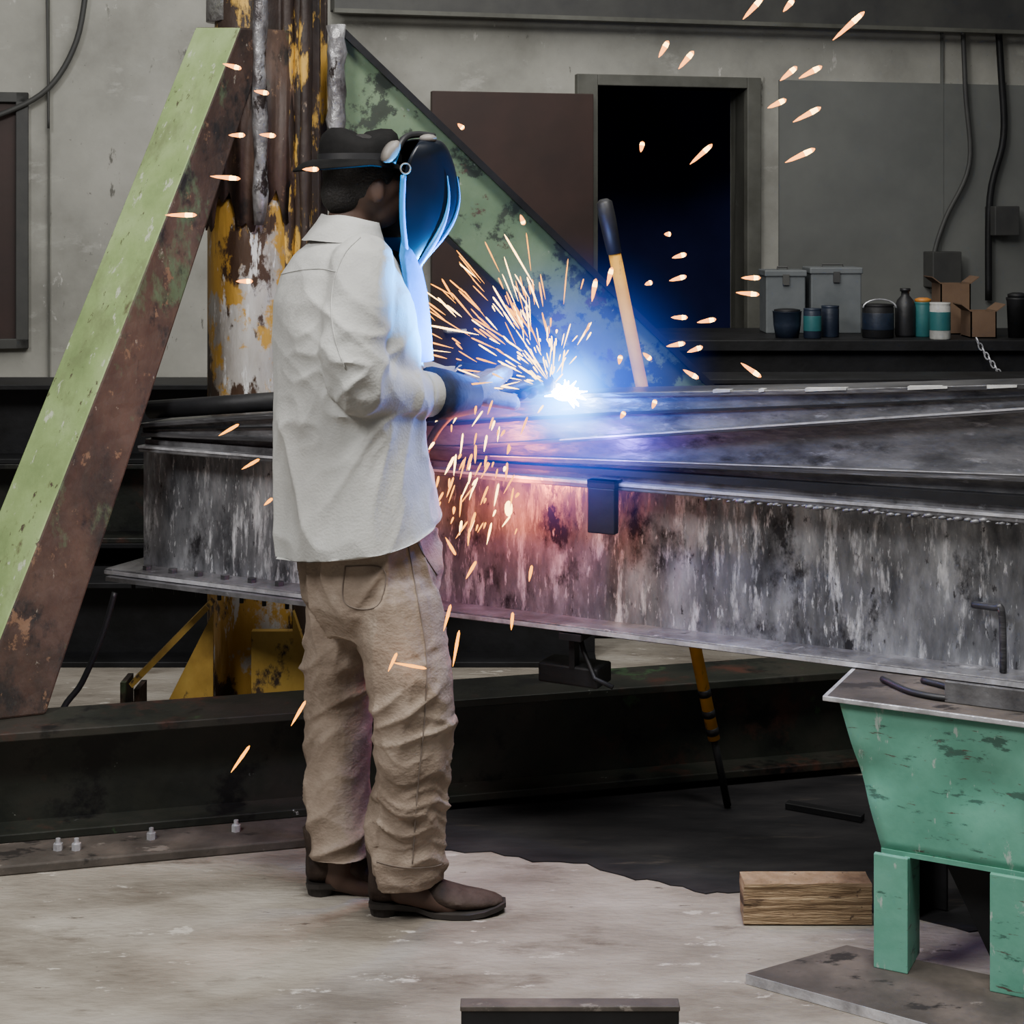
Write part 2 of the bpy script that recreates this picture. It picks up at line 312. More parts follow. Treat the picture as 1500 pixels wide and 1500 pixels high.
def tin(px, w, top, Y, mats, lab, name='tin_can', cat='can', prof=None, lid=None, bail=False):
    x = bx(px,Y); r = w/2*Y/F_; h = zz(top,Y)-zz(496,Y)
    t = thing(name, lab, cat, (x,Y,ZB))
    pr = prof or [(.93,0),(1,.03),(1,.9),(.96,.93),(1,.96),(1,1)]
    bm = B(); lathe(bm,(x,Y,ZB),[(a*r,b*h) for a,b in pr]); obj('body',bm,mats[0],t,True)
    if len(mats) > 1:
        bm = B(); lathe(bm,(x,Y,ZB),[(r*1.01,h*.25),(r*1.015,h*.26),(r*1.015,h*.74),(r*1.01,h*.75)]); obj('wrapper',bm,mats[1],t,True)
    if lid:
        bm = B(); lathe(bm,(x,Y,ZB+h),[(r*.9,0),(r*.92,h*.08),(r*.5,h*.12)]); obj('lid',bm,lid,t,True)
    if bail:
        bm = B(); tube(bm,[V((x+r*1.05*math.cos(a),Y-r*.5,ZB+h*.9+r*.55*math.sin(a))) for a in [math.pi*k/10 for k in range(11)]],.004,6); obj('bail_handle',bm,'edge',t,True)
tin(1153,42,458,YB+.1,['navyplastic'],'dark blue tub on the bench nearest the doorway','small_bucket','bucket',[(.8,0),(.95,.5),(1,1),(1.05,1.02)],'black')
tin(1190,26,452,YB+.06,['navyplastic','teal'],'dark tin with a teal band standing beside the blue tub')
tin(1216,26,450,YB+.14,['navyplastic'],'plain dark blue tin, third container from the doorway')
tin(1286,46,447,YB+.1,['black','navyplastic'],'wide black tin with wire handle between the grey boxes and the dark bottle','tin_can','can',None,None,True)
tin(1326,30,425,YB+.16,['rubber'],'dark round-shouldered bottle on the bench beside the orange-lidded can','bottle','bottle',[(.9,0),(1,.05),(1,.62),(.8,.75),(.4,.85),(.38,.93),(.5,.94),(.5,1)],None)
tin(1352,26,445,YB+.16,['teal'],'teal can with an orange lid in front of the cardboard boxes','tin_can','can',None,'orange')
tin(1377,30,442,YB+.0,['white','teal'],'white can with a teal label against the open cardboard box')
def cbox(x0,x1,top,Y,lab):
    X0,X1=bx(x0,Y),bx(x1,Y); h=zz(top,Y)-zz(496,Y); t=thing('cardboard_box',lab,'box',((X0+X1)/2,Y,ZB)); d=.16
    bm=B(); W0.box(bm,X0,X1,Y,Y+.006,ZB,ZB+h); W0.box(bm,X0,X1,Y+d,Y+d+.006,ZB,ZB+h); W0.box(bm,X0,X0+.006,Y,Y+d,ZB,ZB+h); W0.box(bm,X1-.006,X1,Y,Y+d,ZB,ZB+h); W0.box(bm,X0,X1,Y,Y+d,ZB,ZB+.006); obj('body',bm,'cardboard',t)
    for s,xa in ((-1,X0),(1,X1)):
        bm=B(); hexa(bm,[V((xa,Y,ZB+h)),V((xa+s*.04,Y,ZB+h+.03)),V((xa+s*.04,Y+d,ZB+h+.03)),V((xa,Y+d,ZB+h)),V((xa,Y,ZB+h+.005)),V((xa+s*.04,Y,ZB+h+.035)),V((xa+s*.04,Y+d,ZB+h+.035)),V((xa,Y+d,ZB+h+.005))]); obj('flap',bm,'cardboard',t)
cbox(1378,1422,422,YB+.3,'taller open cardboard box at the back, behind the white can')
cbox(1422,1460,457,YB+.06,'small open cardboard box in front at the right of the bench')
tin(1490,30,437,YB+.1,['black'],'black tub at the right end of the bench beside the small cardboard box','small_bucket','bucket',[(.85,0),(1,.9),(1.06,.95),(1.06,1)],'black')
ch=thing('chain','short steel chain hanging over the bench front at the right','chain',(bx(1440,YB-.08),YB-.08,ZB))
for i in range(9):
    t=i/8; c=P(1432+36*t,500+52*t**.9,YB-.085); bm=B(); pts=[]
    for k in range(12):
        a=2*math.pi*k/12; e=V((.35,0,-.94))*.017*math.cos(a)+(V((.94,0,.35)) if i%2 else V((0,1,0)))*.009*math.sin(a); pts.append(c+e)
    pts.append(pts[0]); tube(bm,pts,.0035,6); obj('chain_link',bm,'edge',ch,True)

# stored dark steel behind
def ibeam(name, F, a0,a1,o0,o1,z0,z1,mat,par=None,ft=.02,label=None,cat='steel beam',group=None):
    t = par or thing(name,label,cat,F.p((a0+a1)/2,(o0+o1)/2,z0 if not isinstance(z0,tuple) else z0[0]),group)
    bm=B(); F.box(bm,a0,a1,o0,o1,z1-ft,z1); obj('top_flange',bm,mat,t,bevel=.003)
    bm=B(); F.box(bm,a0,a1,o0,o1,z0,z0+ft); obj('bottom_flange',bm,mat,t,bevel=.003)
    bm=B(); F.box(bm,a0,a1,(o0+o1)/2-.008,(o0+o1)/2+.008,z0+ft,z1-ft); obj('web',bm,mat,t)
    return t
ibeam('steel_beam',Fr(-3,6.2,1,.0),0,3.2,0,.3,.66,.96,'black',label='dark steel beam stored behind the column, upper one at left')
ibeam('steel_beam',Fr(-3,6.2,1,.0),0,3.4,0,.3,.36,.66,'blackgreen',label='grimy dark green beam stored in the middle of the stack at left')
ibeam('steel_beam',Fr(-3,5.8,1,.0),0,3.3,0,.28,0,.30,'black',label='dark steel beam lying on the floor behind the yellow gussets')
ibeam('steel_beam',Fr(-3,6.2,1,.0),-.1,3.5,.0,.3,.0,.36,'black',label='bottom beam of the dark stack behind the column')
ibeam('steel_beam',Fr(.1,6.5,1,.02),0,3.6,0,.3,.55,.95,'black',label='dark steel beam stored behind the welded girders, upper one at right')
ibeam('steel_beam',Fr(.1,6.5,1,.02),0,3.6,0,.3,.15,.55,'black',label='dark steel beam behind the welded girders, beneath the upper one at right')
for x in (.5, 3.2):
    bm=B(); W0.box(bm,x,x+.12,6.52,6.86,0,.15); tag(obj('timber_block',bm,'wood',bevel=.004),'timber packing block under the stored beams at right' if x<1 else 'timber packing block at the far end of the stored beams','wood block')

# ---------------------------------------------------------------- jig (column, braces, base)
jg = thing('fabrication_jig','tall rusty column frame with green diagonal braces and dark base beam','steel frame',(-.79,5.0,0))
YC=5.0; cx=(372-750)/F_*YC
def cy(px): return (px-750)/F_*YC
bm=B(); tube(bm,[V((cx,YC,z)) for z in (0,.4,1.0,1.4,zz(305,YC))]+[V((cx+.0,YC,zz(292,YC)))],[.14,.14,.14,.14,.14,.132],32); obj('column_pipe',bm,'peelpipe',jg,True,0)
bm=B(); tube(bm,[V((cx+.01,YC,zz(294,YC)+i*.15)) for i in range(10)],[.128]*10,32); obj('upper_pipe',bm,'browncol',jg,True,0)
bm=B(); W0.box(bm,cy(412),cy(470),YC-.03,YC+.0,.0,3); W0.box(bm,cy(412),cy(470),YC+.16,YC+.19,0,3); W0.box(bm,cy(430),cy(446),YC,YC+.16,0,3); obj('column',bm,'browncol',jg,bevel=.006)
bm=B(); tube(bm,[V((cy(446),YC-.05,z*.3)) for z in range(0,11)],[.03+.002*math.sin(z*2.) for z in range(11)],16); obj('column_rib',bm,'browncol',jg,True)
bm=B(); tube(bm,[V((cy(392)+.002*math.sin(z),YC-.15,zz(330,YC-.15)+z*.1)) for z in range(0,15)],[.018]+[.022+.004*math.sin(z*2.3) for z in range(1,15)],16); obj('conduit_pipe',bm,'silverpipe',jg,True)
bm=B(); tube(bm,[V((cy(494)+.002*math.sin(i*1.7),YC-.02,zz(235,YC)+i*.041)) for i in range(11)],[.028+.004*math.sin(i*2.6) for i in range(11)],16); obj('conduit_pipe',bm,'silverpipe',jg,True)
bm=B(); tube(bm,[V((cy(340),YC-.02,zz(34,YC))),V((cy(340),YC-.02,3.0))],.075,24); obj('column_cap_pipe',bm,'silverpipe',jg,True)
bm=B(); nn_=29; up=[];dn=[]     # curved rusty sleeve with a ragged lower edge
for i in range(nn_):
    a=math.radians(200+140*i/(nn_-1)); ca,sa=math.cos(a)*.145,math.sin(a)*.145
    zl=zz(312+26*math.sin(i*.55)+12*math.sin(i*1.7),YC)
    up.append(V((cx+ca,YC+sa,zz(50,YC)))); dn.append(V((cx+ca,YC+sa,zl)))
uv=[bm.verts.new(p) for p in up]; dv=[bm.verts.new(p) for p in dn]
for i in range(nn_-1): bm.faces.new((dv[i],dv[i+1],uv[i+1],uv[i]))
cp=obj('column_sleeve',bm,'rust',jg,True); so=cp.modifiers.new('sol','SOLIDIFY'); so.thickness=.005
bm=B(); W0.box(bm,cy(408),cy(418),YC-.10,YC-.03,zz(620,YC),3); obj('column_edge_strip',bm,'browncol',jg)
bm=B(); tube(bm,[V((cy(452),YC-.09,zz(470,YC)+i*.12)) for i in range(13)],[.016+.004*math.sin(i*2.) for i in range(13)],12); obj('conduit_pipe',bm,'browncol',jg,True)
bm=B(); tube(bm,[V((cy(425),YC-.07,zz(600,YC)+i*.12)) for i in range(16)],[.022+.003*math.sin(i*2.9) for i in range(16)],12); obj('conduit_pipe',bm,'browncol',jg,True)
r0=[P(-118,1046,4.33),P(-49,1056,4.19),P(68,1050,4.27)]; r0.append(r0[0]+(r0[2]-r0[1])); r0=[V((q.x,q.y,.30)) for q in r0]
r1=[P(286,40,4.95),P(352,40,4.80),P(397,44,4.90)]; r1.append(r1[0]+(r1[2]-r1[1]))
bm=B(); n=26; R=[]
for i in range(n+1):
    t=i/n; R.append([bm.verts.new(a.lerp(b,t)) for a,b in zip(r0,r1)])
for a,b in zip(R,R[1:]):
    for k in range(4):
        f=bm.faces.new((a[k],a[(k+1)%4],b[(k+1)%4],b[k])); f.material_index = 0 if k in (0,) else 1
f=bm.faces.new(R[0]); f.material_index=1; f=bm.faces.new(R[-1]); f.material_index=1
obj('brace',bm,['green','rust'],jg,bevel=.006)
S=P(500,124,5.02); E=P(1340,1006,5.55); E.z=.19
bm=B(); h=.155
hexa(bm,[S+V((0,0,-h)),E+V((0,0,-h)),E+V((0,.1,-h)),S+V((0,.1,-h)),S+V((0,0,h)),E+V((0,0,h)),E+V((0,.1,h)),S+V((0,.1,h))]); obj('brace',bm,'green2',jg,bevel=.005)
for zl,zh in ((h,h+.028),(-h-.02,-h)):
    bm=B(); hexa(bm,[S+V((0,-.045,zl)),E+V((0,-.045,zl)),E+V((0,.145,zl)),S+V((0,.145,zl)),S+V((0,-.045,zh)),E+V((0,-.045,zh)),E+V((0,.145,zh)),S+V((0,.145,zh))]); obj('brace_flange',bm,'black',jg)
ibeam('',JB,-.9,3.2,0,.2,.024,.30,'blackgreen',jg,.022)
bm=B(); JB.box(bm,-.9,.95,-.15,.26,0,.024); obj('foot_plate',bm,'plate',jg,bevel=.004)
for px in (85,112,222,347):
    a=JB.at(px,-.08); bm=B(); hexbolt(bm,JB.p(a,-.07+.015*math.sin(px),.024),.012,.016,V((0,0,1)),.012); obj('anchor_bolt',bm,'edge',jg)
bm=B(); W0.box(bm,-1.25,-.35,4.62,5.3,0,.03); obj('column_base_plate',bm,'rust',jg)
def tri(name,p,q,r,th,mat):
    bm=B(); n=(q-p).cross(r-p).normalized()*th
    v=[bm.verts.new(x) for x in (p,q,r,p+n,q+n,r+n)]
    for f in ((0,1,2),(5,4,3),(0,3,4,1),(1,4,5,2),(2,5,3,0)): bm.faces.new([v[i] for i in f])
    return obj(name,bm,mat,jg)
tri('gusset',V((bx(205,4.75),4.74,.03)),V((bx(312,4.75),4.76,.03)),V((bx(312,4.75),4.76,zz(895,4.76))),.02,'yellow')
tri('gusset',V((bx(500,4.75),4.74,.03)),V((bx(428,4.75),4.76,.03)),V((bx(428,4.75),4.76,zz(895,4.76))),.02,'yellow')
bm=B(); W0.box(bm,bx(368,4.76),bx(440,4.76),4.76,4.79,.03,zz(925,4.76)); obj('gusset',bm,'yellow',jg)
bm=B(); a=V((bx(196,4.72),4.70,zz(1008,4.7))); b=V((bx(308,4.74),4.72,zz(893,4.72)))
hexa(bm,[a,b,b+V((0,.1,0)),a+V((0,.1,0)),a+V((-.01,0,.012)),b+V((-.01,0,.012)),b+V((-.01,.1,.012)),a+V((-.01,.1,.012))]); obj('gusset_flange',bm,'yellow',jg)
for px in (176,196):
    bm=B(); W0.box(bm,bx(px,4.75),bx(px+8,4.75),4.75,4.85,.03,zz(1000+(px-176)*.5,4.75)); obj('gusset_edge',bm,'rust',jg)

def fl(px,py,z=0): Y=F_*(CH-z)/(py-HY); return V(((px-750)/F_*Y,Y,z))
def slab(name,pts,z0,z1,mat,parent=None,bevel=0):
    bm=B(); lo=[bm.verts.new(V((p.x,p.y,z0))) for p in pts]; hi=[bm.verts.new(V((p.x,p.y,z1))) for p in pts]; n=len(pts)
    bm.faces.new(lo); bm.faces.new(hi)
    for i in range(n): bm.faces.new((lo[i],lo[(i+1)%n],hi[(i+1)%n],hi[i]))
    return obj(name,bm,mat,parent,bevel=bevel)
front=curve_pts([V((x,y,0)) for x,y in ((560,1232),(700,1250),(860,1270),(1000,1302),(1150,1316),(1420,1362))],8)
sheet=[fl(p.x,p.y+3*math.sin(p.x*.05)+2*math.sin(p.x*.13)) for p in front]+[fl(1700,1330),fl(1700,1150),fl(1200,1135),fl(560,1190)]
tag(slab('shade_sheet',sheet,0,.003,'shade'),'added dark sheet painting the shade on the floor beneath the welded girders','painted shade')  # dark sheet added to paint the shadow under the girders
for (x0,y0,x1,y1,h_,w_,lab) in ((1092,1118,1232,1128,.035,.06,'dark square bar lying on the shade sheet near the foot of the yellow pole'),(1150,1186,1262,1206,.018,.03,'thin dark bar lying on the shade sheet nearest the timber block')):
    a=fl(x0,y0,.003); b=fl(x1,y1,.003); d=(b-a).normalized(); nrm=V((-d.y,d.x,0))*w_
    bm=B(); hexa(bm,[a,b,b+nrm,a+nrm]+[q+V((0,0,h_)) for q in (a,b,b+nrm,a+nrm)]); tag(obj('steel_bar',bm,'black',bevel=.002),lab,'steel bar')

# ---------------------------------------------------------------- girders being welded
L2=lambda s: 1.02+(s+.96)*(.15/1.357) if s<.397 else 1.170+(s-.397)*.0634
def L1(s):
    if s<0: return .985+(s+1.2)/1.2*.03
    return 1.015+s*.122
gl = thing('steel_girder','deep scratched silver steel girder at the bottom, resting on the green trestle','steel girder',RF.p(.5,.1,.58))
ZG0,ZG1=.58,.955; a0,a1=-1.12,3.0
bm=B(); RF.box(bm,a0,a1,0,.2,ZG0,ZG0+.018); obj('bottom_flange',bm,'flange',gl,bevel=.003)
bm=B(); RF.box(bm,a0,a1,-.002,-.0,ZG0+.003,ZG0+.013); obj('flange_edge',bm,'edge',gl)
bm=B(); RF.box(bm,-1.0,a1,0,.2,ZG1-.018,ZG1); obj('top_flange',bm,'flange',gl,bevel=.003)
bm=B(); RF.box(bm,-1.0,a1,-.002,-.0,ZG1-.007,ZG1-.001); obj('flange_edge',bm,'edge',gl)
bm=B(); RF.box(bm,-1.05,a1,.085,.1,ZG0+.018,ZG1-.018); obj('web',bm,'steel',gl)
bm=B()
for i in range(46):
    s=RF.at(1040)+i*.016+random.uniform(-.008,.008)
    ball(bm,RF.p(s,-.002,ZG1-.018+random.uniform(-.004,.002)),random.uniform(.003,.008),(1.8,.8,.8),1)
obj('weld_bead',bm,'flange',gl,True)
for i in range(12):
    s=-1.05+i*.075; bm=B(); hexbolt(bm,RF.p(s,.04,ZG0-.012),.012,.014,V((0,0,-1)),.016); obj('bolt',bm,'black',gl)
for i in range(9):
    s=-1.0+i*.09; bm=B(); hexbolt(bm,RF.p(s,.04,ZG0+.018),.013,.012); obj('bolt',bm,'darksteel',gl)
bm=B(); RF.box(bm,-1.1,-.2,-.02,.2,ZG0-.012,ZG0); obj('splice_plate',bm,'flange',gl)
def wedge(name,parent,mat,segs,o0,o1,zf0,zf1,bevel=0):
    bm=B()
    R=[[bm.verts.new(q) for q in (RF.p(s,o0,zf0(s)),RF.p(s,o1,zf0(s)),RF.p(s,o1,zf1(s)),RF.p(s,o0,zf1(s)))] for s in segs]
    for a,b in zip(R,R[1:]):
        for k in range(4): bm.faces.new((a[k],a[(k+1)%4],b[(k+1)%4],b[k]))
    bm.faces.new(R[0]); bm.faces.new(R[-1])
    return obj(name,bm,mat,parent,bevel=bevel)
SG=[-1.0,-.5,0,.397,1,2,3]
gm = thing('steel_girder','tapered dark steel girder in the middle, lying on the silver girder','steel girder',RF.p(.5,.1,.955))
wedge('bottom_flange',gm,'flange',SG,.03,.18,lambda s:ZG1,lambda s:ZG1+.014)
wedge('web',gm,'midsteel',SG,.056,.068,lambda s:ZG1+.014,lambda s:L1(s)-.008)
wedge('top_flange',gm,'darksteel',SG,.012,.17,lambda s:L1(s)-.012,L1,.002)
wedge('flange_edge',gm,'edge',[.3,1,2,3],.0105,.012,lambda s:L1(s)-.005,lambda s:L1(s)-.001)
wedge('web_rail',gm,'darksteel',[.05,1,2,3],.026,.056,lambda s:ZG1+.026+s*.030,lambda s:ZG1+.036+s*.034)
wedge('rail_edge',gm,'edge',[.1,1,2,3],.0245,.026,lambda s:ZG1+.034+s*.034,lambda s:ZG1+.0365+s*.034)
wedge('web_rail',gm,'black',[.0,1,2,3],.020,.056,lambda s:ZG1+.014,lambda s:ZG1+.022+s*.010)
gt = thing('steel_channel','top dark steel channel being welded, with bright worn marks along its edge','steel channel',RF.p(.5,.1,1.1))
LT=lambda s:max(L2(s)-.012,L1(s)+.01)
wedge('face_plate',gt,'midsteel',SG,.020,.032,L1,LT)
wedge('face_ridge',gt,'black',SG,.010,.020,lambda s:L1(s)+(LT(s)-L1(s))*.52,lambda s:L1(s)+(LT(s)-L1(s))*.60)
wedge('top_flange',gt,'darksteel',SG,.0,.15,LT,lambda s:max(L2(s),L1(s)+.022),.002)
wedge('back_plate',gt,'darksteel',SG,.12,.135,L1,LT)
for x0,x1 in ((1045,1070),(1112,1120),(1180,1240),(1330,1388),(1446,1490)):
    s0,s1=RF.at(x0),RF.at(x1); bm=B(); RF.box(bm,s0,s1,-.003,.02,(L2(s0)-.005,L2(s1)-.003),(L2(s0)+.003,L2(s1)+.002)); obj('bare_metal_mark',bm,'white',gt)
bm=B(); tube(bm,[RF.p(-1.02,.08,L2(-1)+.03),RF.p(-.55,.08,L2(-.55)+.03)],.026,16); tag(obj('round_bar',bm,'black',None,True),'short dark round bar lying on the girders left of the welder','bar')
lg=thing('clip_angle','small black rectangular lug hanging on the silver girder below the arc','bracket',RF.p(RF.at(880),0,.85))
bm=B(); RF.box(bm,RF.at(860,-.03),RF.at(900,-.03),-.03,-.003,.835,.945); obj('plate',bm,'black',lg,bevel=.003)
bm=B(); RF.box(bm,RF.at(860,-.03),RF.at(900,-.03),-.03,.02,.957,.963); RF.box(bm,RF.at(860,-.03),RF.at(900,-.03),-.03,-.003,.945,.963); obj('hook',bm,'black',lg)
lr=B(); tube(lr,curve_pts([RF.p(RF.at(1425,.07),.07,.735),RF.p(RF.at(1450,.0),.05,.738),RF.p(RF.at(1462),.045,.73),RF.p(RF.at(1464),.045,.60)],5),.008,10)
tag(obj('bent_rod',lr,'darksteel',None,True),'small bent steel rod standing on the girder flange above the trestle','rod')
cl=thing('clamp','black screw clamp hanging under the silver girder','clamp',RF.p(RF.at(840),.0,.5))
bm=B(); s0=RF.at(780); s1=RF.at(868); RF.box(bm,s0,s1,.03,.12,.44,.49); obj('body',bm,'black',cl,bevel=.006)
bm=B(); tube(bm,[RF.p(RF.at(835),.05,.575),RF.p(RF.at(845),.04,.53),RF.p(RF.at(866),.02,.47),RF.p(RF.at(893),.02,.455)],.006,8); obj('handle',bm,'black',cl,True)
bm=B(); RF.box(bm,RF.at(820),RF.at(852),-.006,.1,.562,.578); RF.box(bm,RF.at(826),RF.at(834),.03,.06,.48,.565); obj('jaw',bm,'black',cl)

# yellow pole with dark lower end on the floor
a=P(884,292,4.22); b=P(1066,1180,4.42); b.z=.008
yp=thing('pry_bar','yellow pole with black grip leaning behind the girders','pole',b)
q=lambda t:a.lerp(b,t)
bm=B(); tube(bm,[q(.085),q(.5),q(.885)],.0165,14); obj('shaft',bm,'poleyellow',yp,True)
bm=B(); tube(bm,[q(0),q(.005),q(.03),q(.085)],[.011,.021,.022,.019],14); obj('grip',bm,'rubber',yp,True)
bm=B(); tube(bm,[q(.885),q(1)],.010,14); obj('foot',bm,'black',yp,True)
for t in (.80,.835,.865):
    bm=B(); tube(bm,[q(t),q(t+.012)],.0175,14); obj('band',bm,'rubber',yp,True)
hs=B(); tube(hs,curve_pts([P(168,868,4.62),P(150,930,4.60),P(120,1000,4.58),P(88,1050,4.55),V((-1.27,4.5,.012)),V((-1.6,4.6,.012))],6),.009,8)
tag(obj('hose',hs,'rubber',None,True),'thin black hose hanging from the girder end beside the green brace','hose')

# ---------------------------------------------------------------- mint trestle
tr=thing('trestle_stand','mint green painted steel trestle with tapered box top on two legs','stand',RF.p(1.5,0,0))
bm=B(); RF.box(bm,1.03,2.3,-.235,.22,ZG0-.012,ZG0-.001); obj('top_plate',bm,'edge',tr,bevel=.002)
bm=B(); RF.box(bm,1.04,2.29,-.232,.218,ZG0-.001,ZG0-.0004); obj('top_skin',bm,'plate',tr)
bm=B()
TL=[RF.p(1.15,-.205,.262),RF.p(2.2,-.205,.262),RF.p(2.28,-.215,ZG0-.012),RF.p(1.06,-.215,ZG0-.012)]
TBk=[RF.p(1.15,.19,.262),RF.p(2.2,.19,.262),RF.p(2.28,.21,ZG0-.012),RF.p(1.06,.21,ZG0-.012)]
nx,nz=44,14
G=[[TL[0].lerp(TL[1],i/nx).lerp(TL[3].lerp(TL[2],i/nx),j/nz) for i in range(nx+1)] for j in range(nz+1)]
for row in G:
    for p_ in row:
        dd=math.exp(-((p_-RF.p(1.36,-.21,.42)).length/.06)**2)*.024+math.exp(-((p_-RF.p(1.13,-.21,.42)).length/.045)**2)*.018+math.exp(-((p_-RF.p(1.50,-.21,.36)).length/.05)**2)*.014+.002*noise.noise(p_*12)
        p_+=V((.447,.894,0))*dd
GV=[[bm.verts.new(p_) for p_ in row] for row in G]
for j in range(nz):
    for i in range(nx): f=bm.faces.new((GV[j][i],GV[j][i+1],GV[j+1][i+1],GV[j+1][i])); f.smooth=True
fp=obj('front_panel',bm,'mint',tr)
so=fp.modifiers.new('sol','SOLIDIFY'); so.thickness=.006; so.offset=1
bm=B(); n_=V((.447,.894,0))*.012
for quad in ((TL[0]+n_,TL[3]+n_,TBk[3],TBk[0]),(TL[1]+n_,TL[2]+n_,TBk[2],TBk[1]),(TBk[0],TBk[1],TBk[2],TBk[3]),(TL[0]+n_,TL[1]+n_,TBk[1],TBk[0])): bm.faces.new([bm.verts.new(x) for x in quad])
obj('box_sides',bm,'mint',tr)
bm=B(); RF.box(bm,1.149,2.2,-.208,-.19,.256,.266); obj('bottom_lip',bm,'mint',tr)
for (pa,pb) in ((1280,1330),(1450,1515)):
    s0,s1=RF.at(pa,-.23),RF.at(pb,-.23)
    bm=B(); RF.box(bm,s0,s1,-.232,-.220,.022,.262); RF.box(bm,s1-.012,s1,-.220,-.12,.022,.258); obj('leg',bm,'mint',tr,bevel=.002)
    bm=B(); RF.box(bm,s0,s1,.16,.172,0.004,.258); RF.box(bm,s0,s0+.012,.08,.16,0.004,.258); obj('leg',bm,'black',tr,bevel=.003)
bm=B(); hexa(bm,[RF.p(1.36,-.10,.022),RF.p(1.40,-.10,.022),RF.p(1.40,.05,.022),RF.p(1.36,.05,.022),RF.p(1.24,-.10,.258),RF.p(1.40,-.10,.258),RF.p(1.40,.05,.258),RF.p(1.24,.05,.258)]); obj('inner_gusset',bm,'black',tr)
bp_=[fl(1093,1426,.022),fl(1300,1483,.022),fl(1700,1594,.022),fl(1700,1480,.022),fl(1240,1384,.022)]
slab('base_plate',bp_,0,.022,'plate',tr,.001)
e0,e1=bp_[0],bp_[2]; nn=(e1-e0).normalized(); nn=V((nn.y,-nn.x,0))*.002
bm=B(); hexa(bm,[V((q.x,q.y,.001)) for q in (e0,e1,e1+nn,e0+nn)]+[V((q.x,q.y,.0215)) for q in (e0,e1,e1+nn,e0+nn)]); obj('base_plate_edge',bm,'edge',tr)
bm=B(); s0=RF.at(1385,-.16); RF.box(bm,s0,s0+.8,-.17,-.16,ZG0,ZG0+.045); RF.box(bm,s0,s0+.8,-.16,-.09,ZG0,ZG0+.008); tag(obj('angle_iron',bm,'flange',None,bevel=.002),'short grey angle iron lying on the trestle top at the right edge','steel angle')
bm=B(); tube(bm,curve_pts([RF.p(1.12,-.08,ZG0+.007),RF.p(1.20,-.15,ZG0+.007),RF.p(1.29,-.16,ZG0+.007),RF.p(1.30,-.10,ZG0+.007),RF.p(1.20,-.05,ZG0+.007)],6),.007,8)
tag(obj('strap',bm,'rubber',None,True),'black rubber strap curled on the trestle top beside the angle iron','strap')

# timber block and foreground channel
X0,X1=bx(1090,3.69),bx(1278,3.69)
bm=B(); W0.box(bm,X0,X1,3.69,3.76,0.004,.095)
bmesh.ops.subdivide_edges(bm,edges=bm.edges[:],cuts=14,use_grid_fill=True)
for v in bm.verts: v.co+=V((noise.noise(v.co*20)*.003,noise.noise(V((v.co.x*5,v.co.y*5,v.co.z*90)))*.004,noise.noise(v.co*14+V((5,0,0)))*.0025 if v.co.z>.01 else 0))
tag(obj('timber_block',bm,'wood'),'rough weathered timber block on the floor left of the mint trestle','wood block')
fc=thing('steel_channel','short dark steel channel lying on the floor in the foreground','steel channel',(.06,3.08,0))
x0,x1=bx(674,3.1),bx(996,3.1)
bm=B(); W0.box(bm,x0,x1,3.095,3.13,.096,.106); obj('top_flange',bm,'plate',fc,bevel=.002)
bm=B(); W0.box(bm,x0+.002,x1-.002,3.097,3.107,.0,.096); obj('web',bm,'black',fc)
bm=B(); W0.box(bm,x0+.002,x1-.002,3.107,3.128,.0,.008); obj('bottom_flange',bm,'black',fc)

# ---------------------------------------------------------------- welder
YW=3.80; yaw=math.radians(25)
FW=V((math.cos(yaw),math.sin(yaw),0)); RT=V((math.sin(yaw),-math.cos(yaw),0)); UP=V((0,0,1))
pr=thing('person','standing welder in pale shirt, khaki trousers and black welding mask, holding a torch','person',(-.33,3.8,0))
def ring(px,py,a,b,tilt=0,n=36,Y=YW,side=0):
    c=P(px,py,Y); return [c+FW*a*math.cos(2*math.pi*k/n)+RT*b*math.sin(2*math.pi*k/n)+UP*(tilt*a*math.cos(2*math.pi*k/n)+side*math.sin(2*math.pi*k/n)**2) for k in range(n)]
Hd=P(534,262,3.82)
bm=B()
chain(bm,[P(540,830,3.8),P(530,740,3.8),P(512,600,3.8),P(505,470,3.8),P(508,390,3.81)],[.11,.10,.105,.115,.09])
chain(bm,[P(508,360,3.81),P(520,300,3.82)],[.06,.055])
chain(bm,[P(530,390,3.68),P(524,500,3.60),P(532,558,3.6),P(600,578,3.71),P(690,580,3.87)],[.055,.048,.045,.04,.028])
chain(bm,[P(475,390,3.93),P(550,500,4.04),P(590,552,4.08),P(655,562,4.075),P(735,560,4.03)],[.055,.048,.045,.038,.028])
chain(bm,[P(508,390,3.81),P(530,390,3.68)],[.07,.055]); chain(bm,[P(508,390,3.81),P(475,390,3.93)],[.07,.055])
RLEG=[(572,860,3.72),(598,960,3.70),(607,1050,3.70),(600,1150,3.72),(592,1240,3.74),(590,1300,3.75)]
LLEG=[(512,860,3.88),(502,960,3.90),(500,1050,3.90),(500,1150,3.89),(497,1230,3.87),(496,1282,3.87)]
chain(bm,[P(*q) for q in RLEG],[.088,.075,.06,.052,.04,.038]); chain(bm,[P(*q) for q in LLEG],[.088,.075,.06,.052,.04,.038])
chain(bm,[P(590,1300,3.75),P(660,1325,3.75)],[.035,.025]); chain(bm,[P(496,1282,3.87),P(560,1306,3.87)],[.035,.025])
ball(bm,Hd,.088,(1,.9,1.1),3); ball(bm,Hd+FW*.035-UP*.06,.058,(1,.9,1),3); ball(bm,Hd+FW*.105-UP*.035,.014,(1,.8,1.3)); ball(bm,Hd+FW*.086-UP*.078,.014,(1,1.6,.6))
for s in (1,-1): ball(bm,Hd+RT*s*.082-UP*.03+FW*.0,.022,(.9,.5,1.4))
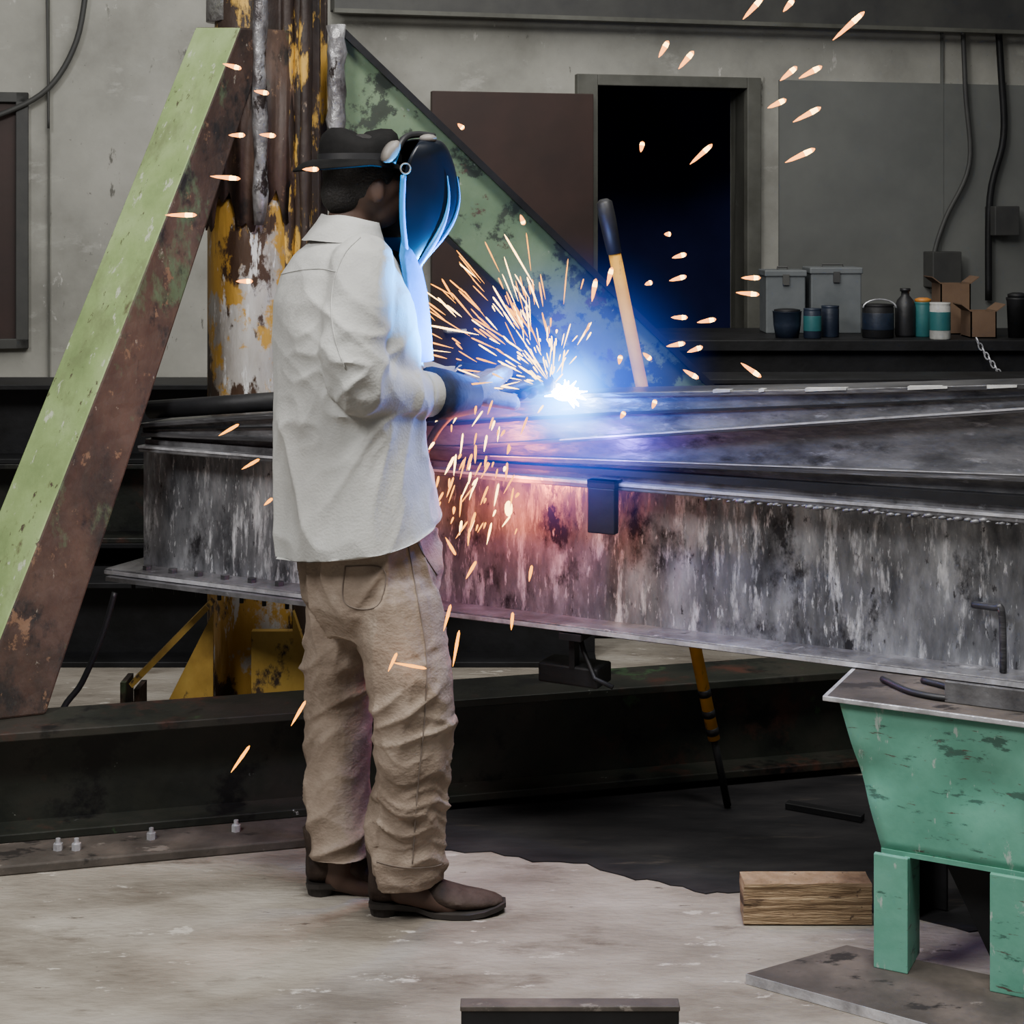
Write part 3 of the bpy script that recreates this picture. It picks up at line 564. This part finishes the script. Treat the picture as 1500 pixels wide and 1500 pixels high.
body=obj_me('body',remesh(bm,.007,3),'skin',pr,True)
for s in (1,-1):
    bm=B(); ball(bm,Hd+FW*.082+RT*s*.032-UP*.012,.012); obj('eye',bm,'white',pr,True)
bm=B(); ball(bm,Hd-FW*.008+UP*.012,.092,(1,.93,1.02),3); ball(bm,Hd-FW*.05-UP*.035,.055,(1,1.1,1),3); obj_me('hair',remesh(bm,.006,3),'hair',pr,True)
# trousers
bm=B()
loft(bm,[ring(528,735,.13,.165),ring(537,785,.152,.178),ring(543,830,.160,.185),ring(545,880,.155,.184),ring(545,925,.11,.15)])
tp=[(575,880,3.71),(594,960,3.69),(606,1050,3.69),(601,1140,3.71),(597,1210,3.735),(596,1272,3.75)]
chain(bm,[P(*q) for q in tp],[.108,.098,.088,.085,.084,.082],24)
tl=[(512,880,3.88),(500,960,3.90),(500,1050,3.90),(499,1140,3.89),(500,1205,3.875),(500,1262,3.87)]
chain(bm,[P(*q) for q in tl],[.106,.095,.083,.080,.078,.077],24)
me=remesh(bm,.0055,4)
def pw(p,n):
    w=min(1,max(0,(.80-p.z)/.4)); w=w*(.45+.5*math.exp(-((p.z-.20)/.14)**2))
    tw=noise.noise(V((p.x*6,p.y*6,p.z*3)))*.12
    zz_=p.z+tw+.6*(p.x if p.x>-.3 else -p.x)
    d=.014*w*fold(V((p.x*4+3,p.y*4,zz_*12)),3)
    d+=.006*w*fold(V((p.x*9+9,p.y*7,zz_*24)),2.4)
    kz=math.exp(-((p.z-.50)/.10)**2)
    d+=.012*kz*fold(V((p.x*5,p.y*5,(p.z-.6*p.x)*14+3)),3)
    d+=.015*fold(V((p.x*9+p.z*1.2,p.y*8,p.z*1.8+5)),2.8)
    if p.z>.70: d+=.015*min(1,(p.z-.7)/.1)*fold(V((p.x*4+p.z*9,p.y*4,p.z*5-p.x*8+2)),3)
    d+=.0012*noise.noise(p*45)
    return d-.012
displace(me,pw)
for v in me.vertices:
    hz=.078 if (v.co.x> -.305) else .10
    if v.co.z<hz: v.co.z=hz+ (v.co.z-hz)*.05
T=bvh(me); tro=obj_me('trousers',me,'pants',pr,True)
seam(T,[(596,790),(612,880),(624,960),(622,1050),(612,1150),(604,1265)],.0016,'seam','trouser_seam',tro,10)
seam(T,[(506,830),(503,878),(528,892),(556,884),(562,834),(506,830)],.0016,'seam','back_pocket',tro,6)
seam(T,[(606,784),(622,815),(640,842)],.0016,'seam','pocket_seam',tro,6)
seam(T,[(552,1262),(575,1268),(600,1271),(630,1270),(646,1266)],.0016,'seam','hem_seam',tro,6)
bm=B(); loft(bm,[ring(532,750,.142,.172),ring(533,772,.152,.178)]); obj('belt',bm,'boot',pr,True)
# shirt
bm=B()
loft(bm,[ring(526,850,.188,.216,.27),ring(525,790,.186,.215,.25),ring(521,755,.182,.213,.17),ring(517,715,.175,.209,.08),ring(513,650,.171,.208,.03),ring(511,570,.174,.213),ring(508,500,.175,.219),
 ring(504,440,.165,.222),ring(501,400,.142,.212),ring(502,372,.115,.175),ring(506,352,.088,.12),ring(510,336,.070,.083),ring(514,326,.064,.074)])
chain(bm,[P(532,388,3.66),P(524,450,3.61),P(518,510,3.58),P(526,560,3.585),P(575,574,3.66),P(628,578,3.755)],[.080,.077,.073,.068,.060,.050],24)
chain(bm,[P(472,392,3.95),P(540,490,4.04),P(588,552,4.08),P(650,563,4.075),P(690,562,4.055)],[.078,.068,.06,.05,.045],20)
me=remesh(bm,.006,5)
elb=P(524,560,3.585); pit=P(500,480,3.6)
def sw(p,n):
    near=math.exp(-((p-elb).length/.15)**2)
    tw=noise.noise(V((p.x*3,p.y*3,p.z*2)))*.6
    top=min(1,max(.15,(1.50-p.z)/.35))
    d=.017*fold(V((p.x*7+p.z*1.4+tw,p.y*6,p.z*1.5-p.x*.8)),2.4)*(1-near)*top
    d+=.007*fold(V((p.x*13-p.z*6,p.y*11,p.z*4+4+tw)),2.4)*top
    pn=math.exp(-((p-pit).length/.18)**2)
    d+=.010*pn*fold(V((p.x*4+p.z*10,p.y*4,p.z*8+p.x*8+7)),2.4)
    d+=near*.015*fold(V((p.x*7+p.z*9,p.y*6,p.z*12-p.x*9)),2.2)
    d+=.0006*noise.noise(p*40)
    return d-.010
displace(me,sw)
hcn=P(525,792,YW)
for v in me.vertices:
    f_=(v.co-hcn).dot(FW); l_=(v.co-hcn).dot(RT)
    zh=hcn.z+.20*f_+.026*(l_/.2)**2-.016*math.cos(f_*14) + .10*max(0,f_-.06)
    if v.co.z<zh and v.co.z<1.0: v.co.z=zh+(v.co.z-zh)*.015
me.update()
T=bvh(me); shirt=obj_me('shirt',me,'shirt',pr,True)
shirt.data.set_sharp_from_angle(angle=math.radians(60))
seam(T,[(528,348),(505,372),(490,410),(486,455),(492,500),(506,540)],.0018,'shirt','shoulder_seam',shirt,8)
seam(T,[(412,402),(440,396),(470,394),(492,398)],.0012,'shirt','yoke_seam',shirt,8)
bm=B(); loft(bm,[ring(503,357,.094,.112,-.10),ring(507,341,.083,.098,-.14),ring(513,320,.066,.078,-.18),ring(514,321,.058,.070,-.18),ring(510,342,.066,.08,-.12)],cap=False)
me=bpy.data.meshes.new('collar'); bmesh.ops.recalc_face_normals(bm,faces=bm.faces); bmesh.ops.subdivide_edges(bm,edges=bm.edges[:],cuts=1,use_grid_fill=True); bm.to_mesh(me); bm.free(); displace(me,lambda p,n:.009*noise.noise(p*16)); obj_me('collar',me,'shirt',pr,True)
bm=B(); tube(bm,[P(614,577,3.73),P(640,579,3.775)],[.054,.050],20); obj('sleeve_cuff',bm,'shirt',pr,True,.004)
bm=B(); rows=[(348,545,.100,.085),(372,520,.150,.130),(400,512,.172,.165),(430,509,.190,.175),(470,509,.198,.175),(505,510,.200,.17),(528,511,.200,.165)]
GR=[]
for j,(y,x,a,b_) in enumerate(rows):
    c=P(x,y,YW); row=[]
    for k in range(25):
        th=math.radians(-62+124*k/24); row.append(bm.verts.new(c+FW*(a*math.cos(th)+.004*math.sin(th*9+j*.5))+RT*b_*math.sin(th)))
    GR.append(row)
for r_,s_ in zip(GR,GR[1:]):
    for k in range(24): bm.faces.new((r_[k],r_[k+1],s_[k+1],s_[k]))
chestblue=obj('chest_strip',bm,'chestblue',pr,True); so=chestblue.modifiers.new('sol','SOLIDIFY'); so.thickness=.004  # curved blue strip laid over the front of the chest
# boots
def boot(ax,Y,yawd,z0=0):
    c=math.cos(yawd); s_=math.sin(yawd); f=V((c,s_,0)); l=V((s_,-c,0)); o=V((ax,Y,z0))
    bm=B(); rr=[]
    for (x,w,zl,zh) in ((-.002,.018,.045,.085),(.006,.032,.03,.12),(.03,.037,.026,.125),(.07,.037,.028,.125),(.10,.036,.024,.112),(.135,.040,.016,.088),(.18,.047,.012,.068),(.22,.048,.012,.055),(.26,.042,.013,.047),(.29,.03,.016,.040),(.308,.014,.020,.032)):
        r=[]
        for k in range(20):
            a=2*math.pi*k/20; ca,sa=math.cos(a),math.sin(a)
            r.append(o+f*x+l*w*(abs(ca)**.8)*(1 if ca>0 else -1)*(1 if sa<0 else 1-.25*sa)+UP*((zl+zh)/2+(zh-zl)/2*sa))
        rr.append(r)
    loft(bm,rr); tube(bm,[o+f*.045+UP*.09,o+f*.04+UP*.16],[.045,.05],20)
    b1=obj_me('boot',remesh(bm,.005,3),'boot',pr,True)
    bm=B()
    out=[(0.0,.02),(.004,.032),(.03,.038),(.07,.036),(.11,.034),(.15,.042),(.19,.051),(.23,.052),(.265,.045),(.295,.032),(.314,.014)]
    top=[];bot=[]
    for x,w in out+[(x,-w) for x,w in reversed(out)]:
        zb_=.022 if x<.09 else (.022-(x-.09)/.05*.02 if x<.14 else (.002 if x<.25 else .002+(x-.25)*.2))
        bot.append(o+f*x+l*w+UP*zb_); top.append(o+f*x+l*w+UP*(zb_+.011))
    loft(bm,[bot,top])
    obj('sole',bm,'sole',b1,False)
    bm=B(); loft(bm,[[o+f*(.035+.036*sc*math.cos(2*math.pi*k/16))+l*.033*sc*math.sin(2*math.pi*k/16)+UP*z for k in range(16)] for z,sc in ((0,.88),(.024,1.02))]); obj('heel',bm,'sole',b1,False)
boot((540-750)/F_*3.75,3.76,math.radians(2)); boot((448-750)/F_*3.86,3.87,math.radians(6))
# hat
hc=Hd+UP*.035-FW*.012
bm=B()
HR=[(.004,.098),(.02,.097),(.045,.095),(.062,.089),(.072,.076),(.073,.05),(.066,.015)]
loft(bm,[[hc+FW*r*1.0*math.cos(2*math.pi*k/28)+RT*r*.9*math.sin(2*math.pi*k/28)+UP*(z-.002+(.010*math.cos(4*math.pi*k/28)+.004*math.sin(6*math.pi*k/28))*(z/.07)) for k in range(28)] for z,r in HR])
hat=obj('hat',bm,'hat',pr,True)
bm=B()
def br(sc,dz): return [hc-FW*.015+FW*(.10+.042*sc)*math.cos(2*math.pi*k/32)*(1 if math.cos(2*math.pi*k/32)<0 else .85)+RT*(.09+.03*sc)*math.sin(2*math.pi*k/32)+UP*(dz-.012*sc*abs(math.cos(2*math.pi*k/32))) for k in range(32)]
loft(bm,[br(0,.008),br(.5,.006),br(1,-.004),br(1,-.009),br(.5,0),br(0,.0)],cap=False); obj('brim',bm,'hat',hat,True)
bm=B(); loft(bm,[[hc+FW*r*math.cos(2*math.pi*k/28)+RT*r*.9*math.sin(2*math.pi*k/28)+UP*z for k in range(28)] for z,r in ((.004,.1),(.022,.0995))],cap=False); obj('hat_band',bm,'rubber',hat,True)
# welding mask
prof=[(203,604,640,.05),(214,588,650,.08),(232,574,658,.098),(258,564,666,.105),(290,562,670,.107),(320,563,662,.104),(345,567,645,.096),(368,573,624,.082),(390,582,604,.058)]
def mring(i,inset=0,N=22):
    py,x0,x1,w=prof[i]; Lf=(x1-x0)/628/math.cos(yaw)-inset; c=P(x0+3,py,3.83); out=[]
    for k in range(N+1):
        th=-math.pi/2+math.pi*k/N
        out.append(c+FW*Lf*(math.cos(th)**.65 if math.cos(th)>1e-6 else 0)*.95+RT*(w-inset)*math.sin(th))
    return out
bm=B(); R=[[bm.verts.new(q) for q in mring(i)] for i in range(len(prof))]
for a,b in zip(R,R[1:]):
    for k in range(len(a)-1): bm.faces.new((a[k],a[k+1],b[k+1],b[k]))
bm.faces.new(R[0])
mask=obj('welding_mask',bm,'mask',pr,True); sm=mask.modifiers.new('sub','SUBSURF'); sm.levels=2; sm.render_levels=2
so=mask.modifiers.new('sol','SOLIDIFY'); so.thickness=.004
bm=B(); rim=[mring(i)[-1] for i in range(3,len(prof))]; rim2=[mring(i)[0] for i in range(3,len(prof))]
tube(bm,curve_pts(rim+list(reversed(rim2)),4),.007,8); obj('mask_rim_glint',bm,'maskglint',mask,True)  # mask rim coloured with the arc's blue light
bm=B(); n_r=len(prof)
tube(bm,curve_pts([mring(i)[18]+(FW*.2+RT)*.003 for i in range(3,n_r)],4),[.001+.0075*min(1,k/14) for k in range((n_r-4)*4+1)],8); obj('mask_glint',bm,'maskglint',mask,True)  # added band painting the arc's blue reflection on the shell
bm=B(); tube(bm,curve_pts([mring(i)[15]+(FW*.5+RT)*.002 for i in range(3,n_r)],4),[.0008+.0045*min(1,k/12) for k in range((n_r-4)*4+1)],8); obj('mask_glint',bm,'maskglint',mask,True)  # second, thinner band of painted arc reflection
bm=B()
q0,q1=[mring(i)[11]-FW*.010 for i in (3,5)]; hexa(bm,[q1+RT*.05-FW*.012,q1-RT*.05-FW*.012,q1-RT*.05+FW*.004,q1+RT*.05+FW*.004,q0+RT*.05-FW*.012,q0-RT*.05-FW*.012,q0-RT*.05+FW*.004,q0+RT*.05+FW*.004]); obj('lens_window',bm,'lens',mask,bevel=.003)
bm=B(); kp=P(574,222,3.71); loft(bm,[[kp+RT*d+FW*r*math.cos(a)*.9+UP*(r*1.0*math.sin(a)+r*.6*math.cos(a)) for a in [2*math.pi*k/20 for k in range(20)]] for d,r in ((-.02,.022),(.004,.022),(.012,.016))]); obj('pivot_knob',bm,'knob',mask,True)
bm=B(); tube(bm,curve_pts([P(575,238,3.72),P(590,205,3.76),P(610,197,3.80),P(636,200,3.83)],6),.008,8); obj('headgear_band',bm,'rubber',mask,True)
bm=B(); ball(bm,P(627,203,3.80),.018,(1.2,1,.6)); obj('front_knob',bm,'knob',mask,True)
bm=B(); cc=P(594,247,3.716); tube(bm,[cc+FW*.012*math.cos(a)+UP*.012*math.sin(a) for a in [2*math.pi*k/16 for k in range(17)]],.002,6); obj('side_ring',bm,'knob',mask,True)

# ---------------------------------------------------------------- torch and gloves
g0=P(700,580,3.93); g1=P(790,555,3.985); tip=P(824,574,3.985); gd=(g1-g0).normalized()
tg=thing('welding_torch','black welding gun with curved neck held in both gloved hands','welding torch',g0)
bm=B(); tube(bm,[g0-gd*.02,g0,g0.lerp(g1,.3),g0.lerp(g1,.7),g1],[.013,.017,.018,.016,.013],14); obj('grip',bm,'rubber',tg,True)
bm=B(); tube(bm,curve_pts([g1,g1+gd*.02,P(812,561,3.988),tip],6),.0075,10); obj('neck',bm,'copper',tg,True)
bm=B(); u=(tip-P(812,561,3.988)).normalized(); tube(bm,[tip-u*.012,tip+u*.004],[.011,.009],12); obj('nozzle',bm,'copper',tg,True)
bm=B(); tube(bm,[g0.lerp(g1,.55)-UP*.018,g0.lerp(g1,.68)-UP*.03],.004,6); obj('trigger',bm,'edge',tg)
bm=B(); tube(bm,curve_pts([g0-gd*.01,P(668,600,3.96),P(634,640,4.0),P(606,720,4.0),P(602,900,4.02),V((-.245,4.03,.3)),V((-.245,4.03,.06)),V((-.27,4.04,.018)),V((-.33,4.06,.018)),V((-.42,4.03,.018))],6),.011,10); obj('cable',bm,'rubber',tg,True)
def glove(name,c,g,wrist,pdir,mat,order=1,sc=1.0):
    g=g.normalized(); p=(pdir-g*pdir.dot(g)).normalized(); q=g.cross(p)*order; bm=B(); Rr=.031
    at=lambda off,ph,R=Rr: c+g*off*sc+(p*math.cos(math.radians(ph))+q*math.sin(math.radians(ph)))*R*sc
    lens=[.9,1.0,.95,.8]; offs=[.040,.0133,-.0133,-.039]
    for i in range(4):
        off=offs[i]; kn=at(off,38,.042)
        chain(bm,[wrist.lerp(kn,.15),wrist.lerp(kn,.6)+p*.004,kn],[.027*sc,.023*sc,.0165*sc],10)
        L_=lens[i]; chain(bm,[kn,at(off,38+58*L_,.040),at(off,38+112*L_,.034),at(off,38+165*L_,.028)],[.0160*sc,.0140*sc,.0125*sc,.011*sc],10)
    tb_=wrist.lerp(at(.02,-50,.034),.45)
    chain(bm,[tb_,at(.034,-60,.042),at(.048,-105,.037),at(.052,-150,.031)],[.020*sc,.0175*sc,.0145*sc,.0125*sc],10)
    return obj_me(name,remesh(bm,.0033,1),mat,pr,True)
wr=P(686,580,3.855)
glove('glove',g0.lerp(g1,.18),gd,wr,-V((0,1,0))+UP*.35,'glove',-1,1.12)
wl=P(738,560,4.045)
glove('glove',g0.lerp(g1,.76),gd,wl,V((0,.2,0))+UP*1,'gdark',-1,1.0)
bm=B(); tube(bm,[P(630,577,3.755),P(650,578,3.79),P(688,580,3.86)],[.063,.059,.044],20); obj('glove_gauntlet',bm,'gdark',pr,True)
bm=B(); tube(bm,[P(672,562,4.065),P(705,561,4.055),P(740,560,4.04)],[.055,.046,.034],20); obj('glove_gauntlet',bm,'gdark',pr,True)

# ---------------------------------------------------------------- arc, glow and sparks
ac=P(829,576,3.975)
arc=thing('welding_arc','brilliant blue-white welding arc at the torch tip on the channel edge','welding arc',ac)
bm=B(); ball(bm,ac,.020,(1.7,1,.95),3)
for k in range(26):
    a=random.uniform(0,6.28); l=random.uniform(.024,.038); d=V((1.4*math.cos(a),-.2,math.sin(a))); tube(bm,[ac,ac+d*l],[.008,.001],6)
obj('arc_core',bm,'arc',arc,True)
def glow(R,mat):
    me=bpy.data.meshes.new('arc_glow'); b_=B(); bmesh.ops.create_icosphere(b_,subdivisions=3,radius=1); b_.to_mesh(me); b_.free(); me.materials.append(mat)
    o=bpy.data.objects.new('arc_glow',me); C.objects.link(o); o.parent=arc; o.location=(0,-.0,0); o.scale=(R,R,R)
glow(.14,volmat('arc_glow_white',(.03,.36,1),190,2.4)); glow(.42,volmat('arc_glow_blue',(.006,.11,1),13,2.9))  # glowing volumes added to paint the bloom around the arc
def spark_mesh(nm,mat):
    b_=B(); tube(b_,[V((-.5,0,0)),V((-.3,0,0)),V((.1,0,0)),V((.42,0,0)),V((.5,0,0))],[.1,.6,1,.8,.2],8)
    for f in b_.faces: f.smooth=True
    me=bpy.data.meshes.new(nm); b_.to_mesh(me); b_.free(); me.materials.append(M[mat]); return me
SM=[spark_mesh('spark','spark'),spark_mesh('spark_pale','spark2'),spark_mesh('spark_hot','sparkcore')]
def spark(px,py,Y,ln,ang,w,kind,label,group):
    s_=Y/F_
    o=bpy.data.objects.new('spark',SM[kind]); C.objects.link(o); o.location=P(px,py,Y)
    o.scale=(ln*s_,w*s_/2,w*s_/2); o.rotation_euler=(0,-math.radians(ang),0); tag(o,label,'spark',group)
    if kind==1:
        c=bpy.data.objects.new('hot_core',SM[2]); C.objects.link(c); c.parent=o; c.location=(.12,0,0); c.scale=(.62,1.06,1.06)
big=[(1103,12,44,48),(1155,8,24,50),(1243,38,62,42),(972,72,28,60),(1005,88,34,50),(1155,108,32,40),(1187,106,38,28),(1138,152,30,25),(1182,168,46,28),(1172,228,48,25)]
for x,y,l,a in big: spark(x,y,3.3,l,a,8,1,'pale orange spark flying high over the back wall right of the doorway','sparks high over the wall')
for x,y,l,a in [(1027,226,44,42),(940,215,16,80),(995,375,22,15),(993,408,26,15),(978,343,10,0),(1100,407,28,0),(1095,430,34,-5),(995,465,24,0),(1035,470,28,10),(990,505,28,10),(1018,512,24,20),(1012,548,26,-30),(1100,542,36,-35),(950,415,12,20),(908,527,14,80),(948,522,16,-40),(870,425,34,80),(893,405,28,75),(912,608,12,60),(958,592,14,70)]:
    spark(x,y,3.6,l,a,7,1,'small orange spark drifting in front of the dark doorway, right of the arc','sparks before the doorway')
for x,y,l,a in [(340,97,28,-15),(383,135,22,-10),(347,198,24,0),(392,198,24,-5),(455,248,24,0),(330,260,44,-5),(265,315,46,0),(358,412,24,0),(675,185,12,-40),(765,322,16,-70)]:
    spark(x,y,3.5,l,a,7,1,'orange spark drifting in front of the rusty column and green braces','sparks before the column')
for x,y,l,a in [(335,630,34,30),(367,680,30,30),(393,735,16,40),(668,950,54,80),(655,905,40,75),(750,910,26,85),(575,970,30,65),(352,1112,48,55),(437,1045,42,60),(600,975,50,-10),(690,835,30,60),(777,840,24,80),(660,800,30,-60)]:
    spark(x,y,3.55,l,a,5,0,'yellow-orange spark falling low beside the welder, near legs and girder','sparks falling low')
for i in range(176):
    if i<92: a=random.gauss(134,17); r=random.uniform(20,215)
    elif i<134: a=random.gauss(106,13); r=random.uniform(20,170)
    elif i<158: a=random.uniform(50,100); r=random.uniform(15,100)
    else: a=random.uniform(150,182); r=random.uniform(30,190)
    x=808+r*math.cos(math.radians(a)); y=567-r*math.sin(math.radians(a))
    spark(x,y,random.uniform(3.80,3.97),random.choice((1,1,.5,1.5))*random.uniform(12,48)*(.45+r/230),a+random.gauss(0,9),random.uniform(1.4,3.2),0 if r>80 and i%3 else 2,'thin orange spark in the spray fanning up from the welding arc','sparks spraying up from the arc')
for i in range(70):
    y=random.uniform(595,790); x=random.gauss(702,36)-(y-650)*.08; x=max(632,min(800,x))
    spark(x,y,random.uniform(3.8,3.93),random.uniform(8,34),random.uniform(50,88),random.uniform(2.0,4.6),0 if i%3 else 2,'orange spark falling in front of the silver girder beneath the gloves','sparks falling under the gloves')
bm=B(); ball(bm,P(745,745,3.92),.010,(1,1,1.9)); tag(obj('molten_droplet',bm,'sparkcore',None,True),'large glowing molten droplet falling before the silver girder','droplet')

# ---------------------------------------------------------------- lights
def area(loc,tgt,size,power,col=(1,1,1),spread=180):
    l=bpy.data.lights.new('area','AREA'); l.shape='SQUARE'; l.size=size; l.energy=power; l.color=col; l.spread=math.radians(spread)
    o=bpy.data.objects.new('area_light',l); C.objects.link(o); o.location=loc; o.rotation_euler=(V(tgt)-V(loc)).to_track_quat('-Z','Y').to_euler()
def point(loc,power,col,r=.02):
    l=bpy.data.lights.new('point','POINT'); l.energy=power; l.color=col; l.shadow_soft_size=r
    o=bpy.data.objects.new('point_light',l); C.objects.link(o); o.location=loc
def spot(loc,tgt,power,col,ang,r=.02):
    l=bpy.data.lights.new('spot','SPOT'); l.energy=power; l.color=col; l.shadow_soft_size=r; l.spot_size=math.radians(ang); l.spot_blend=.6
    o=bpy.data.objects.new('spot_light',l); C.objects.link(o); o.location=loc; o.rotation_euler=(V(tgt)-V(loc)).to_track_quat('-Z','Y').to_euler()
area((-2.4,1.2,4.0),(-.3,3.9,.9),1.1,165,(1,.99,.97))
area((.6,2.2,4.4),(.3,3.4,0),1.6,125,(1,.98,.94),130)
area((0,6.0,4.4),(0,8.8,1.8),3.0,125,(1,.98,.93))
point(P(829,568,3.86),9,(.05,.24,1),.02)
point(P(880,655,3.93),2.4,(.22,.12,1),.03)  # added violet lamp tinting the beam beside the arc
spot(P(822,566,3.84),P(600,400,3.84),300,(.004,.34,1),70)  # added spot throwing extra arc blue on mask and chest, sparing the floor
point(P(748,722,4.03),5.0,(1,.17,.05),.03)
point(P(690,665,4.0),2.6,(1,.20,.10),.03)
w=bpy.data.worlds.new('world'); w.use_nodes=True; bpy.context.scene.world=w
w.node_tree.nodes['Background'].inputs[0].default_value=(.8,.82,.85,1); w.node_tree.nodes['Background'].inputs[1].default_value=.14

cam=bpy.data.cameras.new('camera'); co=bpy.data.objects.new('camera',cam); C.objects.link(co)
co.location=(0,0,CH); co.rotation_euler=(math.pi/2,0,0); cam.sensor_width=36; cam.lens=36*F_/1500; cam.shift_y=-(750-HY)/1500; cam.clip_end=100
bpy.context.scene.camera=co
